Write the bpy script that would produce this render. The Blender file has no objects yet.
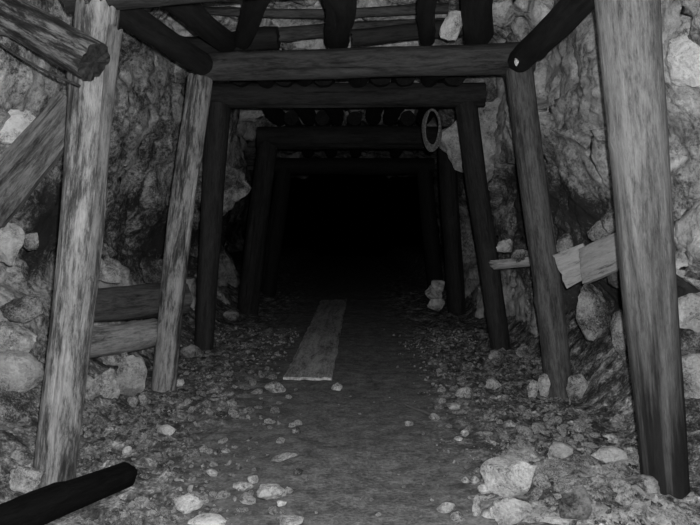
import bpy, bmesh, math, random
import numpy as np
from mathutils import Vector, Matrix, Quaternion, noise
random.seed(7)
S = bpy.context.scene
C = S.collection
PI = math.pi

# ------------------------------------------------------------------ camera
FPX, CX, CY = 680.0, 350.0, 262.5
CAMZ = 1.09
PITCH = math.atan(31.5 / FPX)
FW = Vector((0, math.cos(PITCH), -math.sin(PITCH)))
UP = Vector((0, math.sin(PITCH), math.cos(PITCH)))
CAM = Vector((0, 0, CAMZ))


def ray(px, py):
    return FW + Vector((1, 0, 0)) * ((px - CX) / FPX) + UP * ((CY - py) / FPX)


def at(px, py, Y):
    d = ray(px, py)
    return CAM + d * (Y / d.y)


# ------------------------------------------------------------------ ground
def sm(a, b, x):
    t = min(1, max(0, (x - a) / (b - a)))
    return t * t * (3 - 2 * t)


def fbm(p, o=4):
    v, a = 0, 1
    for _ in range(o):
        v += a * noise.noise(p)
        p = p * 2.03 + Vector((3.1, 1.7, 5.3))
        a *= .5
    return v


def ground(x, y):
    """height of the trodden path and of the rubble banks along both walls"""
    e = .12 * noise.noise(Vector((x * .3, y * .8, 3)))
    rb = sm(1.45 + e, 1.95, x)
    lb = sm(1.28 + e, 1.95, -x)
    rub = max(sm(.40 + e, .85 + e, x), sm(.45 + e, .95 + e, -x))
    z = .42 * rb ** 1.3 + .36 * lb ** 1.3
    # mound of broken rock on the near right
    z += .09 * math.exp(-(((x - .95) / .36) ** 2 + ((y - 2.55) / .5) ** 2))
    z += .012 * fbm(Vector((x * 2, y * 2, 1)), 2)
    z += rub * (.03 * fbm(Vector((x * 5, y * 5, 9)), 3) + .035 * max(-.1, fbm(Vector((x * 15, y * 15, 2)), 3)))
    for fx, fy in ((1.34, 2.82), (1.43, 4.6), (-1.3, 2.95)):      # trodden hollows round the post feet
        z -= .045 * math.exp(-((x - fx) / .22) ** 2 - ((y - fy) / .28) ** 2)
    z += .005 * fbm(Vector((x * 22, y * 22, 4)), 2)
    return z


def hit(px, py):
    d = ray(px, py)
    d = d / d.y
    y = 1.6
    while y < 25:
        p = CAM + d * y
        if p.z < ground(p.x, p.y):
            return p
        y += .02
    return CAM + d * 25


# ------------------------------------------------------------------ materials
class NT:
    def __init__(s, name):
        s.m = bpy.data.materials.new(name)
        s.m.use_nodes = True
        s.t = s.m.node_tree
        s.t.nodes.clear()
        s.out = s.n('ShaderNodeOutputMaterial')
        s.b = s.n('ShaderNodeBsdfPrincipled')
        s.t.links.new(s.b.outputs[0], s.out.inputs[0])
        s.tc = s.n('ShaderNodeTexCoord')

    def n(s, typ, **k):
        nd = s.t.nodes.new(typ)
        for a, b in k.items():
            setattr(nd, a, b)
        return nd

    def link(s, a, b):
        s.t.links.new(a, b)

    def mapping(s, src, scale):
        m = s.n('ShaderNodeMapping')
        s.link(src, m.inputs['Vector'])
        m.inputs['Scale'].default_value = scale
        return m.outputs[0]

    def noise(s, vec, scale, detail=4, rough=.6, w=None, dist=0):
        k = s.n('ShaderNodeTexNoise', noise_dimensions='4D' if w is not None else '3D')
        k.inputs['Scale'].default_value = scale
        k.inputs['Detail'].default_value = detail
        k.inputs['Roughness'].default_value = rough
        k.inputs['Distortion'].default_value = dist
        s.link(vec, k.inputs['Vector'])
        if w is not None:
            s.link(w, k.inputs['W'])
        return k.outputs['Fac']

    def ramp(s, fac, stops):
        r = s.n('ShaderNodeValToRGB')
        e = r.color_ramp.elements
        e[0].position, e[1].position = stops[0][0], stops[-1][0]
        for p, _ in stops[1:-1]:
            e.new(p)
        for el, (p, v) in zip(sorted(e, key=lambda q: q.position), stops):
            el.color = (v, v, v, 1)
        s.link(fac, r.inputs[0])
        return r.outputs[0]

    def math(s, op, a, b=None):
        m = s.n('ShaderNodeMath', operation=op)
        for i, v in enumerate((a, b)):
            if v is None:
                continue
            if isinstance(v, (int, float)):
                m.inputs[i].default_value = v
            else:
                s.link(v, m.inputs[i])
        return m.outputs[0]

    def bump(s, h, strength, dist=.01):
        b = s.n('ShaderNodeBump')
        b.inputs['Strength'].default_value = strength
        b.inputs['Distance'].default_value = dist
        s.link(h, b.inputs['Height'])
        s.link(b.outputs[0], s.b.inputs['Normal'])

    def rnd(s, k=60):
        o = s.n('ShaderNodeObjectInfo')
        return s.math('MULTIPLY', o.outputs['Random'], k)

    def done(s, col, rough=.85, spec=.25):
        if isinstance(col, (int, float)):
            s.b.inputs['Base Color'].default_value = (col, col, col, 1)
        else:
            s.link(col, s.b.inputs['Base Color'])
        s.b.inputs['Roughness'].default_value = rough
        s.b.inputs['Specular IOR Level'].default_value = spec
        return s.m


def wood_mat(name, lo, hi, patch=.5, stain=None, spec=.2, rough=.8):
    """weathered timber, grain along local Z"""
    t = NT(name)
    w = t.rnd()
    oc = t.tc.outputs['Object']
    g1 = t.noise(t.mapping(oc, (17, 17, .9)), 1, 6, .7, w, .5)
    g2 = t.noise(t.mapping(oc, (75, 75, 6)), 1, 4, .7, w)
    pt = t.noise(t.mapping(oc, (9, 9, 1.9)), 1, 5, .7, w, .9)
    fl = t.noise(t.mapping(oc, (60, 60, 11)), 1, 6, .85, w, .3)
    f = t.math('ADD', t.math('MULTIPLY', g1, .42), t.math('MULTIPLY', g2, .16))
    f = t.math('ADD', f, t.math('SUBTRACT', t.math('MULTIPLY', fl, .66), .12))
    f = t.math('ADD', f, t.math('MULTIPLY', t.math('SUBTRACT', pt, .5), patch))
    col = t.ramp(f, [(.36, lo * .3), (.45, lo), (.53, (lo + hi) / 2), (.65, hi)])
    if stain:
        z0, z1, mul = stain            # soaked foot of the post, ragged edge
        sp = t.n('ShaderNodeSeparateXYZ')
        t.link(oc, sp.inputs[0])
        zz = t.math('ADD', sp.outputs[2], t.math('MULTIPLY', t.math('SUBTRACT', t.noise(t.mapping(oc, (20, 20, 1.1)), 1, 4, .7, w), .5), 2.6))
        mr = t.n('ShaderNodeMapRange')
        t.link(zz, mr.inputs[0])
        mr.inputs[1].default_value, mr.inputs[2].default_value = z0, z1
        mr.inputs[3].default_value, mr.inputs[4].default_value = mul, 1
        mx = t.n('ShaderNodeMix', data_type='RGBA', blend_type='MULTIPLY')
        mx.inputs['Factor'].default_value = 1
        t.link(col, mx.inputs['A'])
        t.link(mr.outputs[0], mx.inputs['B'])
        col = mx.outputs['Result']
    t.bump(t.math('ADD', t.math('ADD', g1, fl), t.math('MULTIPLY', g2, .5)), .7, .012)
    return t.done(col, rough, spec)


def rock_mat(name, lo, mid, hi, scale=1.0, vein=True, rnd=True, spec=.3, shade_bands=None, crack=.9, chips=.55, band_slope=0):
    t = NT(name)
    oc = t.tc.outputs['Object']
    w = t.rnd() if rnd else t.math('ADD', 3.3, 0)
    big = t.noise(oc, 1.3 * scale, 3, .55, w, .5)
    med = t.noise(oc, 5.5 * scale, 8, .72, w, .6)
    fine = t.noise(oc, 30 * scale, 6, .85, w)
    f = t.math('ADD', t.math('SUBTRACT', t.math('MULTIPLY', big, .56), .105), t.math('MULTIPLY', med, .36))
    f = t.math('ADD', f, t.math('SUBTRACT', t.math('MULTIPLY', fine, .62), .16))
    if shade_bands:
        for z0, z1, amt in shade_bands:     # shade of the hollows painted as dark bands along the wall
            sp = t.n('ShaderNodeSeparateXYZ')
            t.link(oc, sp.inputs[0])
            zz = t.math('ADD', sp.outputs[2], t.math('MULTIPLY', t.math('SUBTRACT', t.noise(oc, 1.6, 3, .6, w), .5), .9))
            zz = t.math('ADD', zz, t.math('MULTIPLY', t.math('SUBTRACT', 4.75, sp.outputs[1]), band_slope))
            c, h = (z0 + z1) / 2, (z1 - z0) / 2
            m = t.math('SUBTRACT', 1, t.math('DIVIDE', t.math('ABSOLUTE', t.math('SUBTRACT', zz, c)), h))
            m = t.math('MINIMUM', t.math('MULTIPLY', t.math('MAXIMUM', m, 0), 2.2), 1)
            f = t.math('SUBTRACT', f, t.math('MULTIPLY', m, amt))
    col = t.ramp(f, [(.385, lo * .25), (.44, lo), (.49, mid), (.535, (mid + hi) / 2), (.60, hi)])
    # chips and fragments of different tone
    cv = t.n('ShaderNodeTexVoronoi', feature='F1')
    cv.inputs['Scale'].default_value = 9 * scale
    kv = t.n('ShaderNodeTexNoise')
    kv.inputs['Scale'].default_value = 11 * scale
    kv.inputs['Detail'].default_value = 5
    kv.inputs['Roughness'].default_value = .7
    t.link(oc, kv.inputs['Vector'])
    ks = t.n('ShaderNodeVectorMath', operation='SCALE')
    t.link(kv.outputs['Color'], ks.inputs[0])
    ks.inputs['Scale'].default_value = .32 / scale
    ka = t.n('ShaderNodeVectorMath', operation='ADD')
    t.link(oc, ka.inputs[0])
    t.link(ks.outputs[0], ka.inputs[1])
    t.link(ka.outputs[0], cv.inputs['Vector'])
    chip = t.ramp(cv.outputs['Color'], [(0.0, .45), (.5, .95), (1.0, 1.5)])
    cm = t.n('ShaderNodeMix', data_type='RGBA', blend_type='MULTIPLY')
    cm.inputs['Factor'].default_value = chips
    t.link(col, cm.inputs['A'])
    t.link(chip, cm.inputs['B'])
    col = cm.outputs['Result']
    h = t.math('ADD', med, t.math('MULTIPLY', fine, .8))
    if vein:
        v = t.n('ShaderNodeTexVoronoi', feature='DISTANCE_TO_EDGE')
        v.inputs['Scale'].default_value = crack * scale
        wv = t.n('ShaderNodeVectorMath', operation='ADD')
        k = t.n('ShaderNodeTexNoise')
        k.inputs['Scale'].default_value = 3.5 * scale
        k.inputs['Detail'].default_value = 5
        t.link(oc, k.inputs['Vector'])
        t.link(oc, wv.inputs[0])
        sc = t.n('ShaderNodeVectorMath', operation='SCALE')
        t.link(k.outputs['Color'], sc.inputs[0])
        sc.inputs['Scale'].default_value = .5 / scale
        t.link(sc.outputs[0], wv.inputs[1])
        t.link(wv.outputs[0], v.inputs['Vector'])
        cr = t.ramp(v.outputs['Distance'], [(0.0, .25), (.022, .75), (.06, 1.0)])
        mx = t.n('ShaderNodeMix', data_type='RGBA', blend_type='MULTIPLY')
        mx.inputs['Factor'].default_value = .45
        t.link(col, mx.inputs['A'])
        t.link(cr, mx.inputs['B'])
        col = mx.outputs['Result']
        h = t.math('ADD', h, t.math('MULTIPLY', cr, .5))
    t.bump(h, 1.0, .035)
    return t.done(col, .9, spec)


def floor_mat():
    t = NT('trodden_earth')
    oc = t.tc.outputs['Object']
    sp = t.n('ShaderNodeSeparateXYZ')
    t.link(oc, sp.inputs[0])
    big = t.noise(oc, 1.6, 3, .6)
    med = t.noise(oc, 9, 5, .7)
    fine = t.noise(oc, 55, 4, .75)
    xx = t.math('ADD', sp.outputs[0], t.math('MULTIPLY', t.math('SUBTRACT', big, .5), .7))
    rr = t.n('ShaderNodeMapRange')
    t.link(xx, rr.inputs[0])
    rr.inputs[1].default_value, rr.inputs[2].default_value = .45, .85
    ll = t.n('ShaderNodeMapRange')
    t.link(t.math('MULTIPLY', xx, -1), ll.inputs[0])
    ll.inputs[1].default_value, ll.inputs[2].default_value = .6, 1.0
    side = t.math('MAXIMUM', rr.outputs[0], t.math('MULTIPLY', ll.outputs[0], .8))
    earth = t.ramp(t.math('ADD', t.math('MULTIPLY', med, .5), t.math('MULTIPLY', fine, .5)), [(.40, .045), (.5, .095), (.6, .16)])
    rub = t.ramp(t.math('ADD', t.math('MULTIPLY', med, .6), t.math('MULTIPLY', fine, .4)), [(.41, .02), (.47, .055), (.53, .15), (.61, .40)])
    vc = t.n('ShaderNodeTexVoronoi', feature='F1')
    vc.inputs['Scale'].default_value = 30
    vn = t.n('ShaderNodeVectorMath', operation='SCALE')
    kv = t.n('ShaderNodeTexNoise')
    kv.inputs['Scale'].default_value = 25
    kv.inputs['Detail'].default_value = 4
    t.link(oc, kv.inputs['Vector'])
    t.link(kv.outputs['Color'], vn.inputs[0])
    vn.inputs['Scale'].default_value = .09
    va = t.n('ShaderNodeVectorMath', operation='ADD')
    t.link(oc, va.inputs[0])
    t.link(vn.outputs[0], va.inputs[1])
    t.link(va.outputs[0], vc.inputs['Vector'])
    chip = t.ramp(vc.outputs['Color'], [(.1, .4), (.55, .9), (.9, 1.7)])
    cm = t.n('ShaderNodeMix', data_type='RGBA', blend_type='MULTIPLY')
    cm.inputs['Factor'].default_value = .7
    t.link(rub, cm.inputs['A'])
    t.link(chip, cm.inputs['B'])
    rub = cm.outputs['Result']
    mx = t.n('ShaderNodeMix', data_type='RGBA')
    t.link(side, mx.inputs['Factor'])
    t.link(earth, mx.inputs['A'])
    t.link(rub, mx.inputs['B'])
    t.bump(t.math('ADD', t.math('MULTIPLY', med, .6), fine), .6, .02)
    return t.done(mx.outputs['Result'], .95, .15)


M = {}
M['wood_pale'] = wood_mat('weathered_pale_timber', 0.055, 0.23, 0.8)
M['wood_right'] = wood_mat('smooth_grey_timber', .085, .19, .35, stain=(.30, 1.5, .06))
M['wood_mid'] = wood_mat('grey_timber', 0.05, 0.23, 0.8)
M['wood_grey'] = wood_mat('dull_grey_timber', .04, .10, .4)
M['wood_dull'] = wood_mat('damp_and_depth_dimmed_timber', 0.01, 0.028, .4)  # damp near timbers; on the third set it paints in the depth's gloom
M['wood_dark'] = wood_mat('damp_and_gloom_timber', 0.006, 0.018, .4)  # damp overhead logs; on the fourth set, fading light painted as colour
M['wood_gloom'] = wood_mat('gloom_painted_timber', 0.003, 0.008, .4)  # deepest timbers: darkness of the depth painted into the colour
M['wood_char'] = wood_mat('charred_timber', .0015, .004, .3, spec=.05, rough=1)
M['wood_cap'] = wood_mat('stained_cap_timber', 0.022, 0.055, 0.6)
M['wood_lag'] = wood_mat('mossy_wall_timber', 0.025, 0.075, .5)
M['wood_lag_pale'] = wood_mat('dusty_wall_timber', .12, .28, .5)
M['wood_mottled'] = wood_mat('mottled_timber', .02, .17, 1.1)
M['wood_strip'] = wood_mat('split_timber', .04, .13, .6)
M['end_dark'] = wood_mat('dark_end_grain', .006, .03, .6)
M['end'] = wood_mat('end_grain', .04, .12, .5)
M['board'] = wood_mat('worn_floor_board', .22, .48, 0.6)
M['board_right'] = wood_mat('dusty_grey_board', .22, .32, .3)
M['brace'] = wood_mat('splintered_brace_timber', 0.05, 0.15, 0.7)
SHADE_BAND = [(.45, 1.15, .16)]  # shade of a wall hollow as a band of colour
M['wall_left'] = rock_mat('gallery_rock', .07, .24, .55, 1, True, False, shade_bands=[(.70, 1.5, .09)])
M['wall_right'] = rock_mat('pale_gallery_rock', .17, .37, .62, 1, True, False, shade_bands=[(-.1, 1.45, .13)], band_slope=.24)
M['ceiling'] = rock_mat('roof_rock', .25, .55, .8, 1, True, False)
M['rock'] = rock_mat('broken_rock', .08, .24, .46, 3, False)
M['rock_pale'] = rock_mat('pale_broken_rock', .18, .38, .62, 3, False)
M['rock_dark'] = rock_mat('dark_broken_rock', .03, .09, .18, 3, False)
M['rock_white'] = rock_mat('white_quartz_rock', .5, .75, .92, 4, False, chips=.2)
M['gravel'] = rock_mat('gravel_rock', .04, .16, .42, 9, False)
M['floor'] = floor_mat()
t = NT('dry_rope')
M['rope'] = t.done(t.ramp(t.noise(t.tc.outputs['Object'], 90, 3), [(.35, .03), (.65, .14)]), .9, .1)
t = NT('rusty_wire')
M['wire'] = t.done(t.ramp(t.noise(t.tc.outputs['Object'], 40, 3), [(.35, .008), (.65, .03)]), .7, .3)
t = NT('wet_metal_plate')
M['plate'] = t.done(t.ramp(t.noise(t.tc.outputs['Object'], 60, 3), [(.4, .25), (.6, .75)]), .45, .6)


# ------------------------------------------------------------------ object helpers
def link(name, me, mat, parent=None, loc=None, rot=None):
    o = bpy.data.objects.new(name, me)
    C.objects.link(o)
    if mat and not me.materials:
        me.materials.append(mat)
    if loc is not None:
        o.location = loc
    if rot is not None:
        o.rotation_mode = 'QUATERNION'
        o.rotation_quaternion = rot
    if parent:
        o.parent = parent
    return o


def tag(o, label=None, cat=None, group=None, kind=None):
    if label:
        o['label'] = label
    if cat:
        o['category'] = cat
    if group:
        o['group'] = group
    if kind:
        o['kind'] = kind
    return o


def mesh_from(name, verts, faces, sharp=None):
    me = bpy.data.meshes.new(name)
    me.from_pydata(verts, [], faces)
    me.polygons.foreach_set('use_smooth', [True] * len(me.polygons))
    if sharp:
        me.set_sharp_from_angle(angle=math.radians(sharp))
    me.update()
    return me


def axis_frame(a, b):
    d = (b - a).normalized()
    ref = Vector((0, 1, 0)) if abs(d.y) < .8 else Vector((0, 0, 1))
    x = ref.cross(d).normalized()
    y = d.cross(x)
    return Matrix((x, y, d)).transposed().to_quaternion()


seed_n = [0]


def log(name, a, b, ra, rb, mat, label, cat='timber', group=None, bend=.02, rag=.012, rough=.05, crack=1, flat=0, ends=None, tip=0, parted=False, end_name='sawn_end', knots=3, parent=None):
    """a round, slightly crooked timber from a to b; the cut faces become part meshes when `ends` names a material"""
    seed_n[0] += 1
    sd = seed_n[0] * 7.31
    rng = random.Random(seed_n[0])
    L = (b - a).length
    n = 40
    m = max(10, int(L / .045))
    cracks = [(rng.uniform(0, 2 * PI), rng.uniform(0, .5) * L, rng.uniform(.5, 1) * L) for _ in range(crack * 3)]
    kn = [(rng.uniform(0, 2 * PI), rng.uniform(.1, .9) * L, rng.uniform(.03, .05)) for _ in range(knots)]
    vs, fs = [], []
    for i in range(m + 1):
        z = L * i / m
        u = i / m
        r0 = ra + (rb - ra) * u
        if tip and u > 1 - tip:
            r0 *= max(.3, math.sqrt(max(0, 1 - ((u - 1 + tip) / tip) ** 2)))
        k = math.sin(PI * u)
        ox = bend * k * noise.noise(Vector((z * .9, sd, 0))) * 2
        oy = bend * k * noise.noise(Vector((z * .9, sd, 9))) * 2
        for j in range(n):
            th = 2 * PI * j / n
            c, s_ = math.cos(th), math.sin(th)
            r = r0 * (1 + rough * 1.5 * noise.noise(Vector((c * 1.3, s_ * 1.3, z * 1.1 + sd)))
                      + rough * .5 * noise.noise(Vector((c * 4, s_ * 4, z * 3 + sd))))
            if flat:
                r -= flat * r0 * max(0, math.cos(th * 2 + sd)) ** 4
            for ca, z0, z1 in cracks:
                dd = abs((th - ca - .25 * noise.noise(Vector((z * 1.5, ca, 0))) + PI) % (2 * PI) - PI)
                if dd < .16 and z0 < z < z1:
                    r -= r0 * .16 * (1 - dd / .16) * min(1, (z - z0) * 6, (z1 - z) * 6)
            for ka, kz, kr in kn:
                dd = abs((th - ka + PI) % (2 * PI) - PI) * r0
                q = (dd * dd + (z - kz) ** 2) / (kr * kr)
                if q < 4:
                    r += .012 * math.exp(-q * 1.2)
            zz = z
            if i == 0:
                zz += rag * noise.noise(Vector((c * 3, s_ * 3, sd)))
            if i == m:
                zz += rag * noise.noise(Vector((c * 3, s_ * 3, sd + 5)))
            vs.append((ox + c * r, oy + s_ * r, zz))
    for i in range(m):
        for j in range(n):
            k = (j + 1) % n
            fs.append((i * n + j, i * n + k, (i + 1) * n + k, (i + 1) * n + j))

    def cap(base, flip, vs, fs, src):
        ring = [src[base + j] for j in range(n)]
        ctr = [sum(q[k] for q in ring) / n for k in range(3)]
        mid = len(vs)
        for j in range(n):
            p = ring[j]
            vs.append(tuple(ctr[k] + (p[k] - ctr[k]) * .62 + (rag * .7 * noise.noise(Vector((j * .9, sd, base))) if k == 2 else 0) for k in range(3)))
        vs.append(tuple(ctr))
        return mid
    # closed ends: either part of the log or a part of their own
    endobjs = []
    for base, flip in ((0, True), (m * n, False)):
        if ends:
            ev = [vs[base + j] for j in range(n)]
            ev = [(q[0], q[1], q[2] + (.001 if not flip else -.001)) for q in ev]
            ef = []
            mid = cap(0, flip, ev, ef, ev)
            off = 0
            tgt_v, tgt_f, off = ev, ef, 0
        else:
            mid = cap(base, flip, vs, fs, vs)
            tgt_v, tgt_f, off = vs, fs, base
        for j in range(n):
            k = (j + 1) % n
            q = (off + j, off + k, mid + k, mid + j)
            tr = (mid + j, mid + k, mid + n)
            tgt_f.append(q[::-1] if flip else q)
            tgt_f.append(tr[::-1] if flip else tr)
        if tgt_v is not vs:
            endobjs.append((tgt_v, tgt_f))
    me = mesh_from(name, vs, fs, 50)
    rot = axis_frame(a, b)
    if parted or endobjs:
        o = bpy.data.objects.new(name, None)
        C.objects.link(o)
        o.location, o.rotation_mode, o.rotation_quaternion = a, 'QUATERNION', rot
        me.name = 'shaft'
        link('shaft', me, M[mat], o)
    else:
        o = link(name, me, M[mat], parent, a, rot)
    if label:
        tag(o, label, cat, group, 'thing')
    for ev, ef in endobjs:
        link(end_name, mesh_from(end_name, ev, ef, 50), M[ends], o)
    return o


def board(name, a, b, wid, th, face, mat, label, cat='plank', group=None, ragged=(.02, .02), taper=1.0, warp=.01, parent=None, notch=None):
    """a sawn board from a to b, its broad side turned towards `face`"""
    seed_n[0] += 1
    sd = seed_n[0] * 3.7
    d = (b - a).normalized()
    x = d.cross(face).normalized()
    y = x.cross(d) * -1
    y = d.cross(x)
    rot = Matrix((x, y, d)).transposed().to_quaternion()
    L = (b - a).length
    m, n = max(8, int(L / .04)), 12
    vs, fs = [], []
    for side in (1, -1):
        for i in range(m + 1):
            for j in range(n + 1):
                u = i / m
                v = j / n - .5
                w = wid * (1 + (taper - 1) * u)
                z = L * u
                px = v * w
                edge = abs(v) > .45
                if edge:
                    px += .05 * wid * noise.noise(Vector((z * 5, v * 3, sd)))
                if i == 0:
                    z += ragged[0] * noise.noise(Vector((v * 9, sd, 1)))
                if i == m:
                    z += ragged[1] * noise.noise(Vector((v * 9, sd, 7)))
                t2 = th / 2 * (.8 if edge or i in (0, m) else 1)
                py = side * t2 + warp * noise.noise(Vector((z * 1.3, v, sd))) * 2 + .15 * th * noise.noise(Vector((z * 2, v * 14, sd)))
                vs.append((px, py, z))
    N = (m + 1) * (n + 1)

    def I(s, i, j):
        return s * N + i * (n + 1) + j
    for i in range(m):
        for j in range(n):
            fs.append((I(0, i, j), I(0, i + 1, j), I(0, i + 1, j + 1), I(0, i, j + 1)))
            fs.append((I(1, i, j), I(1, i, j + 1), I(1, i + 1, j + 1), I(1, i + 1, j)))
    for i in range(m):
        fs.append((I(0, i, 0), I(1, i, 0), I(1, i + 1, 0), I(0, i + 1, 0)))
        fs.append((I(0, i, n), I(0, i + 1, n), I(1, i + 1, n), I(1, i, n)))
    for j in range(n):
        fs.append((I(0, 0, j), I(0, 0, j + 1), I(1, 0, j + 1), I(1, 0, j)))
        fs.append((I(0, m, j), I(1, m, j), I(1, m, j + 1), I(0, m, j + 1)))
    me = mesh_from(name, vs, fs, 40)
    bm = bmesh.new()
    bm.from_mesh(me)
    bmesh.ops.recalc_face_normals(bm, faces=bm.faces)
    bm.to_mesh(me)
    bm.free()
    o = link(name, me, M[mat], parent, a, rot)
    if label:
        tag(o, label, cat, group, 'thing')
    return o


def rock_mesh(name, sd, sub=4, cuts=13, jag=.06, sx=1, sy=1, sz=1):
    """an angular broken stone of unit radius"""
    rng = random.Random(sd)
    bm = bmesh.new()
    bmesh.ops.create_icosphere(bm, subdivisions=sub, radius=1)
    pl = []
    for _ in range(cuts):
        v = Vector((rng.gauss(0, 1), rng.gauss(0, 1), rng.gauss(0, 1))).normalized()
        pl.append((v, rng.uniform(.62, .98)))
    for v in bm.verts:
        d = v.co.normalized()
        r = 1.08
        for nv, h in pl:
            c = d.dot(nv)
            if c > .05:
                r = min(r, h / c)
        r *= 1 + jag * fbm(d * 2.4 + Vector((sd, 0, 0)), 5)
        v.co = Vector((d.x * r * sx, d.y * r * sy, d.z * r * sz))
    me = bpy.data.meshes.new(name)
    bm.to_mesh(me)
    bm.free()
    me.polygons.foreach_set('use_smooth', [True] * len(me.polygons))
    me.set_sharp_from_angle(angle=math.radians(28))
    return me


def rock(name, px, py, rx, rz, label, Y=None, mat='rock', ry=None, tilt=0, yaw=None, cat='rock', group=None, sub=4, cuts=15, jag=.11, sink=.72):
    """stone of apparent half-size rx, rz pixels; without Y its foot rests on the ground seen at (px, py+rz)"""
    seed_n[0] += 1
    sd = seed_n[0]
    if Y is None:
        g = hit(px, py + rz * .9)
        Y = g.y
        s = Y / FPX
        w, h = rx * s, rz * s
        d = (ry * s) if ry else .8 * w
        z = max(ground(g.x, Y + d * .5), g.z) + h * sink
        c = Vector(((px - CX) / FPX * Y, Y + d * .4, z))
        c.x = at(px, py, c.y).x
    else:
        c = at(px, py, Y)
        s = Y / FPX
        w, h = rx * s, rz * s
        d = (ry * s) if ry else .8 * (w + h) / 2
    me = rock_mesh(name, sd * 13 + 5, sub, cuts, jag, w * 1.08, d, h * 1.08)
    o = link(name, me, M[mat], None, c, Quaternion((0, 1, 0), math.radians(tilt)) @ Quaternion((0, 0, 1), 0))
    return tag(o, label, cat, group, 'thing')


# ------------------------------------------------------------------ the setting: rock walls, roof, floor
def cellrnd(p):
    return noise.cell_vector(p)


def blocky(p, size, amp, tilt):
    """broken-rock facets: each voronoi cell is a plane of its own"""
    q = p / size
    dist, pts = noise.voronoi(q)
    c = pts[0]
    h = Vector((noise.noise(c * 7.7), noise.noise(c * 7.7 + Vector((11, 0, 0))), noise.noise(c * 7.7 + Vector((0, 17, 0)))))
    e = min(1, (dist[1] - dist[0]) * 7)
    return amp * h.x * e + tilt * size * ((q - c).dot(h)) - amp * .10 * (1 - e)


def ygrid():
    ys = [-.6]
    while ys[-1] < 30:
        y = ys[-1]
        ys.append(y + (.09 if y < 2.3 else .028 if y < 6.5 else .06 if y < 9 else .2))
    return ys


YS = ygrid()


def grid_mesh(name, A, B, fn, flip=False):
    vs = [fn(a, b) for a in A for b in B]
    nb = len(B)
    fs = []
    for i in range(len(A) - 1):
        for j in range(nb - 1):
            q = (i * nb + j, (i + 1) * nb + j, (i + 1) * nb + j + 1, i * nb + j + 1)
            fs.append(q[::-1] if flip else q)
    return mesh_from(name, vs, fs)


def rough_rock(p):
    w = p + Vector((noise.noise(p * 1.7), noise.noise(p * 1.7 + Vector((5, 5, 5))), noise.noise(p * 1.7 + Vector((9, 1, 4))))) * .16
    pe = Vector((w.x, w.y * .7 + w.z * .35, w.z * .8))
    rg = 1 - abs(noise.noise(w * 3.1)) * 2
    return (blocky(pe, .62, .12, .5) + blocky(pe + Vector((3, 3, 3)), .21, .028, .5) + .05 * fbm(p * 2.2, 4)
            - .03 * max(0, rg) ** 3 + .024 * fbm(p * 11, 4))


def left_wall(y, z):
    base = 1.80 + 2.2 * sm(10.6, 12.4, y)  # flared in the deep, unseen, to keep lit wall out of the black
    over = .22 * sm(1.35, 2.1, z)                       # the wall leans in towards the roof
    hollow = .30 * math.exp(-((z - .95) / .3) ** 2) * (.6 + .6 * noise.noise(Vector((0, y * .9, 7))))
    toe = .10 * (1 - sm(0, .6, z))
    p = Vector((-base, y, z))
    x = -(base - over + hollow - toe) + rough_rock(p)
    return (x, y + .05 * noise.noise(p * 4), z)


def right_wall(y, z):
    base = 1.72 + 2.2 * sm(10.6, 12.4, y)  # same unseen flare, keeping the far end dark
    over = .18 * sm(1.4, 2.1, z)
    hollow = .30 * math.exp(-((z - 1.05) / .24) ** 2 - ((y - 4.85) / .5) ** 2) + .38 * math.exp(-((z - .5) / .3) ** 2) * sm(3.9, 4.3, y) * (1 - sm(5.6, 6.2, y))
    toe = .02 * (1 - sm(0, .5, z))
    p = Vector((base + 20, y, z))
    x = (base - over + hollow - toe) - rough_rock(p)
    return (x, y + .05 * noise.noise(p * 4), z)


def roof(y, x):
    p = Vector((x, y, 40))
    z = 2.98 - .4 * sm(1.1, 1.9, abs(x)) + .9 * sm(11.6, 13.5, y) + rough_rock(p) * 1.1  # roof lifted in the deep to keep lit rock out of the dark
    return (x, y, z)


ZS = [-.15 + .030 * i for i in range(106)] + [3.3, 3.6, 3.9, 4.2]
XS = [-4.2, -3.7, -3.2, -2.8, -2.4] + [-2.1 + .035 * i for i in range(121)] + [2.4, 2.8, 3.2, 3.7, 4.2]
o = link('wall_left', grid_mesh('wall_left', YS, ZS, left_wall, True), M['wall_left'])
o['kind'] = 'structure'
o = link('wall_right', grid_mesh('wall_right', YS, ZS, right_wall), M['wall_right'])
o['kind'] = 'structure'
o = link('ceiling', grid_mesh('ceiling', YS, XS, roof, False), M['ceiling'])
o['kind'] = 'structure'
FXS = [-4.2, -3.6, -3.0, -2.5] + [-2.1 + .03 * i for i in range(141)] + [2.5, 3.0, 3.6, 4.2]
FYS = [-.6]
while FYS[-1] < 30:
    y = FYS[-1]
    FYS.append(y + (.1 if y < 1.9 else .018 if y < 4.5 else .035 if y < 7.5 else .1 if y < 12 else .4))
o = link('floor', grid_mesh('floor', FYS, FXS, lambda y, x: (x, y, ground(x, y)), True), M['floor'])
o['kind'] = 'structure'


# ------------------------------------------------------------------ timber sets
def onfloor(px, Y, sink=.03):
    p = at(px, 400, Y)
    return Vector((p.x, Y, ground(p.x, Y) - sink))


def px2m(r, Y):
    return r * Y / FPX


def post(basepx, Yb, top, r0, r1, mat, label, **k):
    a = onfloor(basepx, Yb)
    return log('timber_post', a, at(*top), px2m(r0, Yb), px2m(r1, top[2]), mat, label, 'post', 'props of the timber sets', **k)


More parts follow.
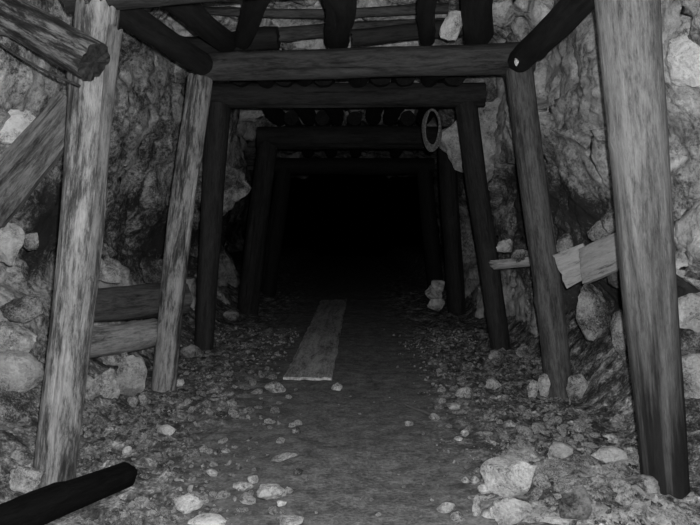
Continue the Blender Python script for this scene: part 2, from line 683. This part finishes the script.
P1L = post(51, 3.0, (98, 6, 3.02), 20.5, 21, 'wood_pale', 'pale split post with leaning plank behind it and dark broken log at its top', flat=.12, crack=2, bend=.02, rag=.05, parted=True)
a = Vector((.085, -.028, .95))
log('split_strip', a, a + Vector((.012, -.004, 1.08)), .022, .030, 'wood_strip', None, parent=P1L, bend=.006, rag=.04, crack=0, knots=0)
[c for c in P1L.children if c.name.startswith('split')][0]['label'] = 'dark strip splitting off the post'
P1R = post(668, 2.88, (625, -22, 2.92), 22.5, 30, 'wood_right', 'thick grey smooth post whose foot is stained dark, standing before the stacked wall blocks', bend=.012, knots=4, rough=.06)
P2L = post(163, 4.65, (200, 77, 4.65), 12, 12.5, 'wood_mid', 'slim pale flaking post holding the second cap, beside two stacked wall logs', bend=.02, rough=.07)
P2R = post(560, 4.65, (518, 66, 4.65), 13.5, 13.5, 'wood_grey', 'grey leaning post under the second cap with a rock heaped against its foot', bend=.012)
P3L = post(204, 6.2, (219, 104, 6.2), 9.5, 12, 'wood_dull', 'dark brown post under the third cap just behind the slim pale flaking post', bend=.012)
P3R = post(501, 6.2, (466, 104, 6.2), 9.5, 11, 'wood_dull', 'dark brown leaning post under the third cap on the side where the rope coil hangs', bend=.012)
P4L = post(248, 8.9, (268, 143, 8.9), 11, 10, 'wood_dark', 'gloom-toned post under the fourth cap beyond a pale patch of wall', bend=.012)
P4R = post(456, 8.9, (447, 143, 8.9), 9, 9, 'wood_dark', 'gloom-toned post under the fourth cap with a small heap of pale rock at its foot', bend=.012)
P5L = post(268, 11.5, (284, 168, 11.5), 8, 8, 'wood_gloom', 'nearly black post deep in the gallery, on the side of the floor board', bend=.012)
P5R = post(436, 11.5, (424, 168, 11.5), 8, 8, 'wood_gloom', 'nearly black post deep in the gallery, on the side of the rope coil', bend=.012)


def cap(a, b, r0, r1, mat, label, **k):
    return log('cap_timber', at(*a), at(*b), px2m(r0, a[2]), px2m(r1, b[2]), mat, label, 'beam', 'caps of the timber sets', **k)


cap((68, -6, 3.03), (672, -58, 2.94), 19, 21, 'wood_dull', 'nearest cap timber, dim underside crossing the very top of the opening', bend=.006)
cap((199, 67, 4.66), (532, 58, 4.66), 13.5, 15.5, 'wood_cap', 'broad grey cap timber with a knot, spanning the second pair of posts', bend=.008, ends='end')
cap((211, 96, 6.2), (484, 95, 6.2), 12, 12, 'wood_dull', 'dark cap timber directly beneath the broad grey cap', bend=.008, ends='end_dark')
cap((258, 138, 8.9), (458, 138, 8.9), 11, 11, 'wood_dark', 'gloom-toned cap timber at the edge of the black depth, behind the rope coil', bend=.008)
cap((276, 166, 11.5), (434, 166, 11.5), 8, 8, 'wood_gloom', 'nearly black cap timber deepest in the gallery', bend=.008)


def lag(a, b, r0, r1, mat, label, name='roof_log', **k):
    k.setdefault('bend', .035)
    k.setdefault('rough', .08)
    return log(name, at(*a), at(*b), px2m(r0, a[2]), px2m(r1, b[2]), mat, label, 'log', k.pop('group', 'logs laid over the caps'), **k)


# stringers wedged between the post heads
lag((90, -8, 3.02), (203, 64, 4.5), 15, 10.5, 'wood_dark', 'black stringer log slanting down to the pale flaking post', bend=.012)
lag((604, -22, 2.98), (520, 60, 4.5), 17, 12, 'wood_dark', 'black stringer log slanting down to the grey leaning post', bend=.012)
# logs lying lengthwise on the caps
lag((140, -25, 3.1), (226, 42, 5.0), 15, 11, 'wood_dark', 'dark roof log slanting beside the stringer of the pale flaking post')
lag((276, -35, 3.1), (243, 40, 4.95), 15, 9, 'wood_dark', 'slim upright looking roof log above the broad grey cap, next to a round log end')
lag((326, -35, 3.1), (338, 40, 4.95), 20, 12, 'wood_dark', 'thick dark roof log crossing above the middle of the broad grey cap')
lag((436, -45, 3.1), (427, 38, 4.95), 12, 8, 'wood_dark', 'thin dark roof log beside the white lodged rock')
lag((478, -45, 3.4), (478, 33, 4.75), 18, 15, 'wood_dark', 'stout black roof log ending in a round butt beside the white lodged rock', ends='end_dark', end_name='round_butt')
for (xa, xb, lb) in ((262, 266, 'stub of dark log showing under the broad grey cap towards the pale flaking post'),
                     (304, 305, 'second dark log stub under the broad grey cap from the pale flaking post'),
                     (360, 356, 'third dark log stub under the broad grey cap from the pale flaking post'),
                     (446, 428, 'wide dark log stub under the broad grey cap towards the grey leaning post')):
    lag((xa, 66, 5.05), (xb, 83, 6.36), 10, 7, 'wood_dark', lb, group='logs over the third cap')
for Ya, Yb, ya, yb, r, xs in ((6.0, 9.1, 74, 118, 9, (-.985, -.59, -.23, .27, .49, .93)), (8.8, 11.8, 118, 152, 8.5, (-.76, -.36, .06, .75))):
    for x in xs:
        lag((CX + x / Ya * FPX, ya, Ya), (CX + (x + .05) / Yb * FPX, yb, Yb), r * 7.4 / Ya, r * 7.4 / Yb, 'wood_gloom', 'added gloom-toned roof log hiding lit rock over the deep timber sets', group='added gloom-toned roof logs over the deep sets')  # added to cover lit roof rock and keep the depth black
# poles lying crosswise above them, against the roof
lag((172, 46, 5.25), (278, 38, 5.2), 9, 11, 'wood_dark', 'dark crosswise pole with a round cut end resting behind the broad grey cap', ends='end_dark', name='roof_pole', group='crosswise roof poles')
lag((272, 35, 5.5), (452, 25, 5.5), 6.5, 6.5, 'wood_lag', 'grey crosswise pole in the roof behind the thick dark roof log', name='roof_pole', group='crosswise roof poles')
lag((200, 10, 5.3), (448, 8, 5.3), 4, 5, 'wood_lag', 'thin grey crosswise pole highest in the roof', name='roof_pole', group='crosswise roof poles')
lag((352, 38, 5.2), (468, 28, 5.2), 8, 8, 'wood_dull', 'short dim crosswise pole just above the broad grey cap near the white lodged rock', name='roof_pole', group='crosswise roof poles')

# ------------------------------------------------------------------ timbers along the walls
log('prop_log', at(-30, -8, 2.9), at(94, 62, 2.78), px2m(19, 2.9), px2m(20, 2.8), 'wood_mottled', 'mottled log slanting down to the pale split post, its broken end dark', 'log', None, bend=.02, rag=.025, ends='end_dark', end_name='broken_end')
board('brace_plank', at(-14, 210, 3.3), at(74, 104, 3.32), px2m(47, 3.3), .06, Vector((.15, -1, .1)), 'brace', 'splintered plank leaning at a slant behind the pale split post', 'plank', ragged=(.05, .05), taper=.8)
lag((64, 306, 4.3), (182, 298, 5.0), 17, 17, 'wood_lag', 'dark round log lying along the wall, upper of the two behind the pale split post', name='wall_log', group='logs along the wall')
lag((56, 347, 4.0), (153, 332, 4.72), 16.5, 14, 'wood_lag_pale', 'pale dusty log lying along the wall, lower of the two behind the pale split post', name='wall_log', group='logs along the wall', ends='end')
board('wall_board', at(560, 272, 4.5), at(590, 259, 4.4), px2m(36, 4.5), .035, Vector((-.3, -1, .2)), 'board_right', 'short broken board end sticking out behind the grey leaning post', 'plank', 'boards along the wall', ragged=(.02, .02), taper=.9)
board('wall_board', at(583, 266, 4.25), at(650, 238, 3.75), px2m(36, 4.3), .04, Vector((-.35, -1, .35)), 'board_right', 'wide dusty board running from the thick grey post to the broken board end', 'plank', 'boards along the wall', ragged=(.015, .02), taper=.95)
board('wall_board', at(492, 265, 5.7), at(545, 260, 5.5), px2m(8, 5.6), .05, Vector((-.2, -1, .5)), 'board_right', 'narrow pale board showing between the dark brown and the grey leaning posts', 'plank', 'boards along the wall', ragged=(.05, .02))


def floor_board(p0, p1, wid, label, mat, th=.024, **k):
    a, b = hit(*p0), hit(*p1)
    a.z = ground(a.x, a.y) + th * .45
    b.z = ground(b.x, b.y) + th * .45
    return board(k.pop('name', 'floor_board'), a, b, wid, th, Vector((0, 0, 1)), mat, label, 'plank', **k)


floor_board((308, 381), (334, 301), .35, 'long worn board lying flat on the dark path into the depth', 'board', ragged=(.03, .1), taper=1.12, warp=.006)

# charred round timber in the near corner
a, b = at(-40, 541, 2.2), at(135, 471, 2.84)
log('charred_log', a, b, .070, .052, 'wood_char', 'black charred log lying before the foot of the pale split post', 'log', None, bend=.004, rag=.01, rough=.02, crack=0, tip=.06)


def tube_mesh(name, pts, r, n=10, closed=False):
    vs, fs = [], []
    K = len(pts)
    for i, p in enumerate(pts):
        q0 = pts[(i - 1) % K] if closed or i > 0 else p
        q1 = pts[(i + 1) % K] if closed or i < K - 1 else p
        d = (q1 - q0).normalized()
        ref = Vector((0, 1, 0)) if abs(d.y) < .9 else Vector((1, 0, 0))
        x = ref.cross(d).normalized()
        y = d.cross(x)
        for j in range(n):
            th = 2 * PI * j / n
            vs.append(tuple(p + x * r * math.cos(th) + y * r * math.sin(th)))
    for i in range(K if closed else K - 1):
        for j in range(n):
            i2, j2 = (i + 1) % K, (j + 1) % n
            fs.append((i * n + j, i * n + j2, i2 * n + j2, i2 * n + j))
    return vs, fs


# wire under the mottled log
w0, w1 = at(-30, 22, 2.80), at(80, 86, 2.72)
pts = []
for i in range(24):
    u = i / 23
    p = w0.lerp(w1, u)
    p.z -= .025 * math.sin(PI * u)
    pts.append(p - w0)
v, f = tube_mesh('wire', pts, .005, 8)
tag(link('wire', mesh_from('wire', v, f), M['wire'], None, w0), 'thin dark wire strung beneath the mottled slanting log', 'wire', None, 'thing')

# coil of rope behind the third cap
rc = at(432, 128, 6.36)
vs, fs = [], []
for k in range(4):
    pts = []
    for i in range(48):
        th = 2 * PI * i / 48
        R1 = px2m(7.2 + .5 * k, 6.4)
        R2 = px2m(17.5 + .9 * k, 6.4)
        pts.append(Vector((math.cos(th) * R1 + .004 * math.sin(3 * th + k), (k - 1.5) * .011, math.sin(th) * R2 - .006 * k)))
    v, f = tube_mesh('rope', pts, .012, 8, True)
    n0 = len(vs)
    vs += v
    fs += [tuple(i + n0 for i in q) for q in f]
tag(link('hanging_rope', mesh_from('hanging_rope', vs, fs), M['rope'], None, rc), 'loop of grey rope hanging from the dark third cap', 'rope', None, 'thing')

# bright metal wedge where the second cap meets its post
me = rock_mesh('wedge', 991, 2, 9, .05, .016, .02, .03)
tag(link('metal_wedge', me, M['plate'], None, at(517, 61, 4.30)), 'small bright metal wedge at the joint above the grey leaning post', 'wedge', None, 'thing')

# ------------------------------------------------------------------ rocks one can tell apart
R = rock
# lodged in the roof
R('lodged_rock', 453, 26, 10, 17, 'white rock lodged among the roof logs', 4.5, 'rock_white', tilt=20)
R('rock', 6, 128, 17, 19, 'white chunky rock bulging from the wall above the leaning brace plank', 3.4, 'rock_white', jag=.2)
R('rock', 27, 120, 10, 9, 'small white rock next to the white chunky one above the brace plank', 3.5, 'rock_white', jag=.2)
R('rock', 692, 58, 20, 27, 'bright rough rock bulging from the wall high beside the thick grey post', 3.08, 'rock_white', jag=.18)
R('rock', 212, 188, 30, 24, 'pale rock bulging from the wall between the dark brown post and the gloom-toned post', 7.7, 'rock', ry=34, jag=.2)
R('rock', 480, 137, 36, 36, 'tall pale rock bulging from the wall beyond the hanging rope', 7.6, 'rock_pale', ry=34, tilt=-12, jag=.2)
# by the left wall
R('rock', 8, 243, 15, 18, 'pale angular rock on the wall ledge below the leaning brace plank', 3.5, 'rock_pale')
R('rock', 31, 240, 9, 9, 'fist sized grey rock next to the pale angular ledge rock', 3.55, 'rock')
R('boulder', 14, 340, 22, 18, 'pale flat topped boulder upper in the pile outside the pale split post', 3.3, 'rock_pale', cat='rock')
R('boulder', 14, 376, 26, 22, 'broad grey boulder in the middle of the pile outside the pale split post', 3.25, 'rock', cat='rock')
R('boulder', 10, 414, 24, 20, 'rough grey boulder low in the pile outside the pale split post', 3.15, 'rock', cat='rock')
R('rock', 24, 308, 20, 13, 'rough slanting rock crowning the pile outside the pale split post', 3.45, 'rock')
R('rock', 27, 482, 17, 13, 'pale rock on the ground behind the charred log', None, 'rock_pale')
R('rock', 20, 458, 11, 9, 'small grey rock behind the pale rock near the charred log', None, 'rock')
R('rock', 110, 273, 12, 11, 'rounded pale rock sitting on the dark wall log', 4.55, 'rock_pale')
R('rock', 97, 270, 7, 13, 'thin upright shard beside the rounded pale rock on the wall log', 4.5, 'rock')
R('rock', 156, 270, 16, 14, 'dull rounded rock in the hollow above the wall logs', 4.95, 'rock_dark')
R('rock', 113, 354, 14, 11, 'pale rock wedged directly under the pale dusty wall log', 4.4, 'rock_pale')
R('rock', 129, 376, 15, 21, 'tall rounded rock standing under the end of the dusty wall log', 4.3, 'rock')
R('rock', 106, 388, 13, 21, 'jagged pale rock standing between the pale split post and the tall rounded rock', 4.15, 'rock_pale', jag=.12)
R('rock', 88, 391, 11, 14, 'grey rock half hidden beside the pale split post', 4.0, 'rock')
R('rock', 144, 400, 6, 7, 'small upright stone near the tall rounded rock', None, 'rock')
R('rock', 133, 405, 6, 6, 'small blocky stone at the foot of the jagged pale rock', None, 'rock')
R('rock', 193, 351, 11, 7, 'pale rock beside the foot of the slim flaking post', None, 'rock')
R('rock', 180, 383, 5, 4, 'pale stone touching the foot of the slim flaking post', None, 'rock_pale')
R('rock', 232, 316, 8, 6, 'dim rock between the dark brown and the gloom-toned posts', None, 'rock')
# by the right wall
R('slab_rock', 592, 312, 14, 33, 'tall slanted rock slab leaning in the recess below the wide dusty board', 4.45, 'rock', ry=14, tilt=-17, cuts=16)
R('rock', 622, 338, 9, 24, 'narrow rock partly hidden by the thick grey post', 4.2, 'rock', tilt=-8)
R('rock', 617, 277, 10, 10, 'knobbly dark rock right under the wide dusty board', 4.3, 'rock_dark')
R('rock', 616, 220, 13, 17, 'blocky pale rock on top of the wide dusty board beside the thick grey post', 4.2, 'rock')
R('rock', 600, 231, 11, 12, 'tilted wedge of rock above the wide dusty board', 4.4, 'rock', tilt=25)
R('rock', 564, 246, 8, 12, 'grey rock tucked behind the grey leaning post above the board end', 4.85, 'rock')
R('rock', 505, 245, 10, 7, 'pale rock lying on the narrow pale board', 5.7, 'rock_pale')
R('rock', 520, 256, 9, 8, 'dull rock at the end of the narrow pale board', 5.6, 'rock')
R('wall_block', 697, 262, 27, 31, 'rough top block of the stacked wall beside the thick grey post', 3.42, 'rock_pale', cuts=9, jag=.14)
R('wall_block', 695, 314, 24, 20, 'bright second block of the stacked wall beside the thick grey post', 3.36, 'rock_pale', cuts=9, jag=.14)
R('wall_block', 697, 345, 24, 16, 'dark third block of the stacked wall, under the bright block', 3.4, 'rock', cuts=9, jag=.14)
R('wall_block', 698, 378, 25, 21, 'striped fourth block of the stacked wall beside the thick grey post', 3.34, 'rock_pale', cuts=9, jag=.14)
R('wall_block', 700, 414, 24, 19, 'lowest grey block of the stacked wall beside the thick grey post', 3.3, 'rock', cuts=9, jag=.14)
R('rock', 577, 386, 12, 14, 'rounded rock heaped against the foot of the grey leaning post', 4.5, 'rock_pale', sub=4)
R('rock', 545, 386, 7, 12, 'pale upright stone in front of the grey leaning post', None, 'rock_pale')
R('rock', 533, 391, 6, 9, 'pale small stone next to the upright one before the grey leaning post', None, 'rock_pale')
R('rock', 494, 384, 7, 6, 'pale square stone on the rubble before the dark brown leaning post', None, 'rock_pale')
R('rock', 498, 356, 8, 7, 'stone at the foot of the dark brown leaning post', None, 'rock')
R('rock', 523, 352, 7, 8, 'dim rock between the dark brown and the grey leaning posts', None, 'rock')
R('rock', 437, 304, 8, 9, 'lower stone of the small pale heap by the gloom-toned post', 8.0, 'rock')
R('rock', 439, 285, 7, 7, 'upper stone of the small pale heap by the gloom-toned post', 8.1, 'rock')
R('rock', 434, 294, 8, 8, 'middle stone of the small pale heap by the gloom-toned post', 8.15, 'rock')
# near ground
R('boulder', 509, 480, 28, 21, 'big pale smooth boulder on the edge of the path', None, 'rock_pale', cat='rock', cuts=16, jag=.03)
R('rock', 508, 512, 22, 13, 'grey rough rock in front of the big pale boulder', None, 'rock')
R('slab_rock', 577, 503, 14, 20, 'slanted slab coloured dark as a shadowed side, among the near rubble', None, 'rock_dark', tilt=32)  # dark colour stands for the shaded side of a tilted piece
R('rock', 609, 456, 16, 8, 'pale lump in the rubble near the thick grey post', None, 'rock_pale')
R('rock', 560, 452, 13, 8, 'grey lump in the rubble behind the big pale boulder', None, 'rock')
R('rock', 640, 486, 20, 9, 'low pale rock at the stained foot of the thick grey post', None, 'rock')
R('rock', 580, 428, 6, 5, 'round stone on the slope below the rock at the grey leaning post', None, 'rock_pale', sub=3)
R('rock', 188, 506, 13, 10, 'pale angular stone lying alone nearest the charred log tip', None, 'rock_pale')
R('flat_stone', 208, 523, 19, 4, 'flat bright stone cut by the bottom edge of the picture', None, 'rock_white', cat='rock')
R('rock', 270, 494, 14, 8, 'pale wedge shaped stone on the path', None, 'rock_pale', tilt=10)
R('rock', 282, 504, 6, 3, 'small chip beside the wedge shaped stone on the path', None, 'rock_pale', sub=3)
R('rock', 243, 488, 10, 5, 'pale flattish stone above the small dull one on the path', None, 'rock_pale', sub=3)
R('rock', 248, 500, 9, 6, 'dull stone behind the flat bright stone on the path', None, 'rock', sub=3)
R('rock', 252, 480, 6, 5, 'rounded grey pebble behind the pale flattish stone', None, 'rock', sub=3)
R('rock', 212, 474, 6, 4, 'small bright stone on the path behind the pale angular stone', None, 'rock_pale', sub=3)
R('shard', 284, 459, 13, 3, 'long thin pale shard lying on the path', None, 'rock_pale', sub=3, cat='rock', tilt=-8)
R('rock', 298, 473, 5, 4, 'dull round pebble in front of the long thin shard', None, 'rock', sub=3)
R('rock', 296, 431, 5, 4, 'dull round pebble behind the long thin shard', None, 'rock', sub=3)
R('rock', 290, 523, 15, 5, 'low pale stone cut by the bottom edge in front of the wedge shaped stone', None, 'rock', sub=3)
R('rock', 226, 451, 4, 3, 'tiny bright stone beside the dark path behind the small bright stone', None, 'rock_pale', sub=3)
R('rock', 166, 435, 10, 5, 'pale low rock in the rubble between the two pale posts', None, 'rock_pale', sub=3)
R('rock', 127, 453, 5, 5, 'bright round stone just beyond the charred log tip', None, 'rock_pale', sub=3)
R('rock', 275, 388, 10, 6, 'pale stone heap top before the floor board', None, 'rock_pale', sub=3)
R('rock', 283, 341, 5, 3, 'dim small stone beside the far part of the floor board', None, 'rock', sub=3)
R('rock', 337, 387, 6, 4, 'bright stone touching the near end of the floor board', None, 'rock_pale', sub=3)
R('rock', 446, 510, 9, 6, 'smooth oval stone on the path before the big pale boulder', None, 'rock', sub=3)
R('rock', 458, 519, 7, 5, 'smaller oval stone in front of the smooth oval stone', None, 'rock', sub=3)
R('rock', 467, 482, 5, 4, 'small pale stone at the tip of the cluster by the big boulder', None, 'rock_pale', sub=3)
R('rock', 486, 489, 8, 6, 'pale stone leaning on the big boulder', None, 'rock_pale', sub=3)
R('rock', 475, 480, 5, 5, 'round stone between the cluster tip and the big boulder', None, 'rock', sub=3)
R('rock', 477, 507, 5, 11, 'upright dull stone beside the grey rough rock', None, 'rock', sub=3)
R('rock', 453, 408, 8, 3, 'flat pale brick like stone on the dark path', None, 'rock_pale', sub=3, cuts=8)
R('rock', 408, 424, 5, 3, 'faint flat stone in the middle of the path', None, 'rock', sub=3)
R('rock', 465, 433, 4, 4, 'pale stone at the path edge behind the big boulder', None, 'rock_pale', sub=3)
R('rock', 459, 439, 5, 2, 'flat chip beside the pale stone at the path edge', None, 'rock_pale', sub=3)
R('rock', 434, 417, 6, 4, 'grey stone lying against the thin stick', None, 'rock', sub=3)
R('rock', 464, 393, 9, 6, 'pale jagged stone at the path edge before the dark brown leaning post', None, 'rock_pale')

# a stick on the path
a, b = hit(406, 407), hit(433, 417)
a.z = ground(a.x, a.y) + .010
b.z = ground(b.x, b.y) + .010
log('stick', a, b, .007, .012, 'wood_grey', 'thin stick lying on the dark path beside a grey stone', 'stick', None, bend=.01, rag=.004, crack=0, knots=0)

# ------------------------------------------------------------------ small stones, one object each
proto = [rock_mesh('stone', 500 + i, 2, 10, .1, 1, random.uniform(.7, 1), random.uniform(.45, .8)) for i in range(10)]
protoM = []
for i, me in enumerate(proto):
    for mt in ('rock', 'rock_pale'):
        m2 = me.copy()
        m2.materials.clear()
        m2.materials.append(M[mt])
        protoM.append(m2)


def seg_d(x, y, a, b):
    vx, vy = b.x - a.x, b.y - a.y
    t = max(0, min(1, ((x - a.x) * vx + (y - a.y) * vy) / (vx * vx + vy * vy + 1e-9)))
    return math.hypot(x - a.x - t * vx, y - a.y - t * vy)


FEET = [(o.location.copy(), .15) for o in C.objects if o.name.startswith('timber_post')]
LYING = [(at(-40, 541, 2.2), at(135, 471, 2.84), .10), (hit(308, 381), hit(334, 301), .24), (hit(406, 407), hit(433, 417), .03)]
BIG = [(o.location.copy(), max(o.dimensions.x, o.dimensions.y) * .5) for o in C.objects if o.name.split('.')[0] in ('rock', 'boulder', 'slab_rock', 'flat_stone', 'shard', 'wall_block')]


def free(x, y, m=0):
    if any(math.hypot(x - p.x, y - p.y) < r + m for p, r in FEET):
        return False
    if any(math.hypot(x - p.x, y - p.y) < r * .9 + m and p.z < .5 for p, r in BIG):
        return False
    return all(seg_d(x, y, a, b) > r + m for a, b, r in LYING)


def scatter(n, poly, rmin, rmax, label, group, pale=.5):
    rng = random.Random(len(group) * 31 + n)
    k = 0
    x0, x1, y0, y1 = poly
    while k < n:
        px, py = rng.uniform(x0, x1), rng.uniform(y0, y1)
        p = hit(px, py)
        if p.y > 9 or not free(p.x, p.y, .02):
            continue
        r = rng.uniform(rmin, rmax) * rng.uniform(.6, 1)
        k += 1
        me = protoM[rng.randrange(10) * 2 + (1 if rng.random() < pale else 0)]
        o = bpy.data.objects.new('stone', me)
        C.objects.link(o)
        o.location = (p.x, p.y, ground(p.x, p.y) + r * .3)
        o.rotation_euler = (rng.uniform(-.3, .3), rng.uniform(-.3, .3), rng.uniform(0, 6.28))
        o.scale = (r, r, r)
        tag(o, label, 'stone', group, 'thing')


scatter(70, (70, 300, 390, 522), .012, .035, 'small stone strewn over the bank below the two pale posts', 'small stones on the bank by the pale posts')
scatter(50, (170, 290, 345, 425), .015, .05, 'small stone in the dim rubble before the floor board', 'small stones in the dim rubble by the floor board', .4)
scatter(60, (435, 560, 345, 440), .015, .045, 'small stone in the rubble before the leaning posts', 'small stones before the leaning posts', .5)
scatter(80, (520, 660, 415, 524), .015, .055, 'small stone in the heap between the big pale boulder and the thick grey post', 'small stones between boulder and thick grey post', .8)
scatter(24, (300, 470, 390, 520), .006, .014, 'tiny stone lying loose on the open path', 'tiny stones on the path', .4)


def gravel(name, n, xr, yr, label, seed):
    rng = random.Random(seed)
    base = []
    for i in range(6):
        bm = bmesh.new()
        bmesh.ops.create_icosphere(bm, subdivisions=1, radius=1)
        for v in bm.verts:
            v.co *= rng.uniform(.45, 1.3)
        base.append(([v.co.copy() for v in bm.verts], [[v.index for v in f.verts] for f in bm.faces]))
        bm.free()
    vs, fs = [], []
    k = 0
    while k < n:
        x, y = rng.uniform(*xr), yr[0] + (yr[1] - yr[0]) * rng.random() ** 1.5
        cl = noise.noise(Vector((x * 2.2, y * 2.2, seed)))
        if rng.random() > (.45 + 1.1 * cl) * sm(.3, 1.0, abs(x)) or not free(x, y):
            continue
        k += 1
        r = .004 + .016 * rng.random() ** 3
        e = Quaternion(Vector((rng.gauss(0, 1), rng.gauss(0, 1), rng.gauss(0, 1))).normalized(), rng.uniform(0, 6))
        bv, bf = base[rng.randrange(6)]
        n0 = len(vs)
        c = Vector((x, y, ground(x, y) + r * .35))
        for q in bv:
            w = e @ Vector((q.x, q.y, q.z * .6)) * r + c
            vs.append(tuple(w))
        fs += [tuple(i + n0 for i in f) for f in bf]
    me = mesh_from(name, vs, fs, 30)
    return tag(link(name, me, M['gravel']), label, 'gravel', None, 'stuff')


gravel('gravel', 3200, (-1.5, -.3), (2.3, 7.5), 'fine broken gravel on the bank below the pale posts', 3)
gravel('gravel', 3600, (.35, 1.5), (2.2, 7.5), 'fine broken gravel on the bank below the grey posts', 5)

# pale crumbled rubble between the big boulder and the thick post
def crumbs(y, x):
    u = ((x - 1.02) / .50) ** 2 + ((y - 2.72) / .62) ** 2 + .9 * fbm(Vector((x * 3.1, y * 3.1, 21)), 4)
    k = sm(1.05, .75, u) if False else 1 - sm(.7, 1.05, u)
    n = .022 * fbm(Vector((x * 9, y * 9, 31)), 4) + .012 * abs(fbm(Vector((x * 26, y * 26, 33)), 3))
    return (x, y, ground(x, y) - .04 + k * (.046 + n))


M['crumbs'] = rock_mat('crumbled_pale_rock', .10, .30, .55, 5, False)
o = link('rubble', grid_mesh('rubble', [2.0 + .014 * i for i in range(108)], [.35 + .014 * i for i in range(92)], crumbs, True), M['crumbs'])
tag(o, 'pale crumbled rubble heaped between the big boulder and the thick grey post', 'rubble', None, 'stuff')

# ------------------------------------------------------------------ camera, flash, world
cd = bpy.data.cameras.new('camera')
cd.sensor_width = 36
cd.lens = FPX / 700 * 36
cd.clip_start = .05
co = bpy.data.objects.new('camera', cd)
C.objects.link(co)
co.location = CAM
co.rotation_euler = (PI / 2 - PITCH, 0, 0)
S.camera = co

ld = bpy.data.lights.new('camera_flash', 'POINT')          # the flash of the camera that took the picture
ld.energy = 660
ld.shadow_soft_size = .012
lo = bpy.data.objects.new('camera_flash', ld)
C.objects.link(lo)
lo.location = CAM + Vector((.035, .0, .05))

w = bpy.data.worlds.new('dark')
S.world = w
w.use_nodes = True
w.node_tree.nodes['Background'].inputs[0].default_value = (0, 0, 0, 1)
S.view_settings.view_transform = 'Standard'
S.view_settings.look = 'None'
S.view_settings.gamma = 1
S.view_settings.exposure = 0
S.view_settings.use_curve_mapping = False
